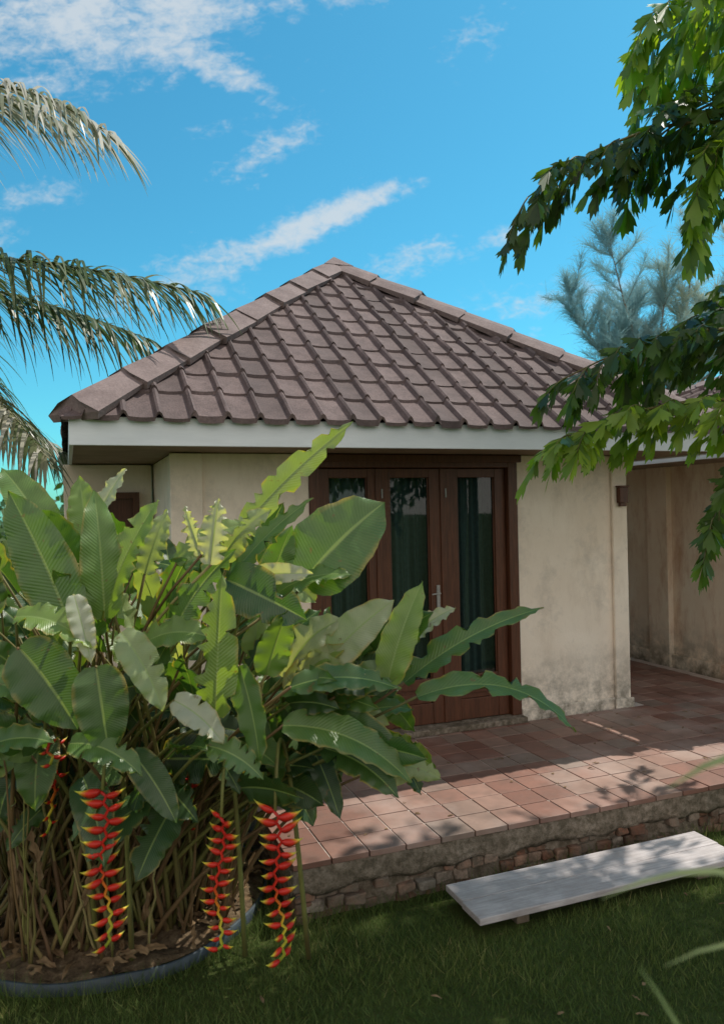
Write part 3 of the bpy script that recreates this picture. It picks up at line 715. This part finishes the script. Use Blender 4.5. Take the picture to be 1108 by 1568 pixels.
for (tx,ty,tz,rv) in ((-1.1,0,7.9,.1),(-1.9,.3,6.7,.15),(.1,-.3,7.1,.5),(.9,.3,8.0,.75),(1.8,0,7.7,.8),(-.4,.5,6.4,.3),(2.6,.2,6.8,.5),(-1.2,.2,5.9,.3),(1.2,.2,6.6,.6)):
    s=cb0+Vector((-.2,0,rnd(3.4,4.6))); e=cb0+Vector((tx,ty,tz)); mdl=(s+e)/2+Vector((tx*.25+rnd(-.2,.2),0,-.3))
    KT.tube([bez(s,mdl,e,k/8) for k in range(9)],[.045*(1-.9*k/8) for k in range(9)],6)
    for i in range(26):
        t=rnd(.15,1); o=bez(s,mdl,e,t); a=rnd(0,6.28)
        plume(o,Vector((math.cos(a)*rnd(.3,.9),math.sin(a)*.5,rnd(.1,1.2))).normalized(),rnd(.4,1.2)*(1.25-.5*t),rv+rnd(-.2,.2),18)
NM.obj('needles',[M_CAS],cas); KT.obj('trunk_and_branches',[M_BARK],cas,True)

# ------------------------------------------------------------------ ornamental grass near viewer
og=empty('ornamental_grass'); RM=MB()
def blade(base,mid,tip,w,r):
    base,mid,tip=map(Vector,(base,mid,tip)); vs=[]; n=20
    for i in range(n+1):
        t=i/n; p=bez(base,mid,tip,t); tan=(bez(base,mid,tip,min(1,t+.02))-bez(base,mid,tip,max(0,t-.02))).normalized()
        s=tan.cross(Vector((.2,-1,.5))).normalized(); f=w*(math.sin(math.pi*min(1,.12+t*.88))**.6)+.0004
        vs+=[p-s*f,p+s*f+Vector((0,0,.0))]
    RM.add(vs,[(2*k,2*k+1,2*k+3,2*k+2) for k in range(n)],0,None,r)
G0=Vector((1.0,1.1,0))
blade(G0,(.85,1.05,1.72),(.30,1.0,1.49),.006,.95)
blade(G0,(.85,1.05,1.60),(.38,1.0,1.40),.005,.95)
blade((.60,1.0,0),(.60,1.0,1.05),(.33,.95,1.43),.005,.95)
blade(G0,(.85,1.0,1.95),(.37,.95,1.65),.010,1.0)
for i in range(22):
    a=rnd(-1.2,1.4); l=rnd(.2,.4); blade(G0+Vector((rnd(-.05,.05),rnd(-.05,.05),0)),G0+Vector((math.cos(a)*l*.3,math.sin(a)*l*.3,rnd(.9,1.4))),G0+Vector((math.cos(a)*l,math.sin(a)*l-.1,rnd(.8,1.2))),.006,rnd(0,1))
RM.obj('blades',[M_REED],og,True)

# ------------------------------------------------------------------ light, sky
sd=(Dv*.506+Nv*.151+Vector((0,0,.85))).normalized()
el=math.asin(sd.z); rot=math.atan2(sd.x,sd.y)
sl=bpy.data.lights.new('sun','SUN'); sl.energy=5.0; sl.angle=R(.5); sl.color=(1,.94,.84)
so=bpy.data.objects.new('sun',sl); scene.collection.objects.link(so); so.rotation_euler=sd.to_track_quat('Z','Y').to_euler(); so.location=(6,4,12)
w=bpy.data.worlds.new('World'); scene.world=w; w.use_nodes=True; nt=w.node_tree; nn=nt.nodes; ll=nt.links
bg=nn['Background']; bg.inputs[1].default_value=.15
sky=nn.new('ShaderNodeTexSky'); sky.sky_type='NISHITA'; sky.sun_disc=False; sky.sun_elevation=el; sky.sun_rotation=rot; sky.air_density=1.0; sky.dust_density=.6; sky.ozone_density=1.5
def mth(op,a,b=0.0,c=None):
    x=nn.new('ShaderNodeMath'); x.operation=op
    for i,val in enumerate((a,b)+((c,) if c is not None else ())):
        if isinstance(val,(int,float)): x.inputs[i].default_value=val
        else: ll.new(val,x.inputs[i])
    return x.outputs[0]
tint=nn.new('ShaderNodeMix'); tint.data_type='RGBA'; tint.blend_type='MULTIPLY'; tint.inputs[0].default_value=1; ll.new(sky.outputs[0],tint.inputs[6]); tint.inputs[7].default_value=(.30,.96,1.0,1)
tc=nn.new('ShaderNodeTexCoord'); sp=nn.new('ShaderNodeSeparateXYZ'); ll.new(tc.outputs['Generated'],sp.inputs[0])
ay=mth('MAXIMUM',mth('ABSOLUTE',sp.outputs[1]),.15)
cxn=nn.new('ShaderNodeCombineXYZ'); ll.new(mth('DIVIDE',sp.outputs[0],ay),cxn.inputs[0]); ll.new(mth('DIVIDE',sp.outputs[2],ay),cxn.inputs[1])
def patch(x,y,rx,ry,rotd,amp):
    mp=nn.new('ShaderNodeMapping'); mp.vector_type='TEXTURE'; mp.inputs['Location'].default_value=(x,y,0); mp.inputs['Rotation'].default_value=(0,0,R(rotd)); mp.inputs['Scale'].default_value=(rx,ry,1)
    ll.new(cxn.outputs[0],mp.inputs[0]); le=nn.new('ShaderNodeVectorMath'); le.operation='LENGTH'; ll.new(mp.outputs[0],le.inputs[0])
    mr=nn.new('ShaderNodeMapRange'); mr.interpolation_type='SMOOTHSTEP'; mr.inputs[1].default_value=1; mr.inputs[2].default_value=0; mr.inputs[3].default_value=0; mr.inputs[4].default_value=amp
    ll.new(le.outputs['Value'],mr.inputs[0]); return mr.outputs[0]
tot=None
for a in [(-.33,.67,.46,.19,8,1.4),(-.16,.57,.14,.04,-25,.9),(-.06,.375,.16,.04,25,.95),(.03,.41,.12,.03,20,.8),(.08,.325,.16,.05,15,1.0),(-.10,.485,.17,.07,30,.85),(-.50,.36,.16,.08,10,.85),(-.40,.42,.12,.04,0,.85),(.2,.36,.06,.03,10,.9),(.17,.62,.14,.07,40,.7),(-.2,.32,.3,.08,20,.9),(.30,.28,.3,.08,10,.8),(.08,.47,.03,.015,-30,.8),(.0,.68,.12,.05,0,.8),(-.2,.5,.08,.03,10,.8)]:
    o=patch(*a); tot=o if tot is None else mth('ADD',tot,o)
def wn(scale,detail,sx,sy,rotd,rough=.62):
    mp=nn.new('ShaderNodeMapping'); mp.inputs['Scale'].default_value=(sx,sy,1); mp.inputs['Rotation'].default_value=(0,0,R(rotd)); ll.new(cxn.outputs[0],mp.inputs[0])
    n=nn.new('ShaderNodeTexNoise'); n.inputs['Scale'].default_value=scale; n.inputs['Detail'].default_value=detail; n.inputs['Roughness'].default_value=rough; n.inputs['Distortion'].default_value=.4
    ll.new(mp.outputs[0],n.inputs['Vector']); return n.outputs['Fac']
n1=wn(9,8,1,2.2,-22); n2=wn(46,5,1,1.6,-15,.7)
den=mth('ADD',mth('MULTIPLY',n1,.62),mth('MULTIPLY',n2,.50))
den=mth('SUBTRACT',mth('ADD',den,mth('MULTIPLY',tot,.30)),.70)
mr=nn.new('ShaderNodeMapRange'); mr.interpolation_type='SMOOTHSTEP'; mr.inputs[1].default_value=0; mr.inputs[2].default_value=.34; mr.inputs[3].default_value=0; mr.inputs[4].default_value=.8; ll.new(den,mr.inputs[0])
cm=nn.new('ShaderNodeMix'); cm.data_type='RGBA'; ll.new(mr.outputs[0],cm.inputs[0]); ll.new(tint.outputs[2],cm.inputs[6]); cm.inputs[7].default_value=(4.6,4.9,5.1,1)
# unseen warm cloud mass behind the camera, added as fill for the shaded facade
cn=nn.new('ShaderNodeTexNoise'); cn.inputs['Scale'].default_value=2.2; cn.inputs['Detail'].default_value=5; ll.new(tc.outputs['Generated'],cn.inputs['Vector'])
fill_bank=nn.new('ShaderNodeMapRange'); fill_bank.interpolation_type='SMOOTHSTEP'; fill_bank.inputs[1].default_value=.40; fill_bank.inputs[2].default_value=.62; fill_bank.inputs[3].default_value=0; fill_bank.inputs[4].default_value=1
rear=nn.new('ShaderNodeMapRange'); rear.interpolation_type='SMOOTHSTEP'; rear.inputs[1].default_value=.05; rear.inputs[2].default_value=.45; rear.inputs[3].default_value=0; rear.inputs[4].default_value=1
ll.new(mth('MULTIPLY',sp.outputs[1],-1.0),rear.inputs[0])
ll.new(mth('ADD',cn.outputs['Fac'],.08),fill_bank.inputs[0])
cb2=nn.new('ShaderNodeMix'); cb2.data_type='RGBA'; ll.new(mth('MULTIPLY',fill_bank.outputs[0],rear.outputs[0]),cb2.inputs[0]); ll.new(cm.outputs[2],cb2.inputs[6]); cb2.inputs[7].default_value=(8.6,7.8,7.1,1)
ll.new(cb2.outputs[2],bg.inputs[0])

# ------------------------------------------------------------------ camera
cam=bpy.data.cameras.new('camera'); co=bpy.data.objects.new('camera',cam); scene.collection.objects.link(co); scene.camera=co
co.location=(0,0,2.0); co.rotation_euler=(R(90),R(1.26),0); cam.sensor_width=36; cam.lens=27.0; cam.clip_end=1000; cam.clip_start=.05
cam.dof.use_dof=True; cam.dof.focus_distance=4.8; cam.dof.aperture_fstop=2.4
scene.view_settings.view_transform='Standard'; scene.view_settings.look='None'; scene.view_settings.exposure=0
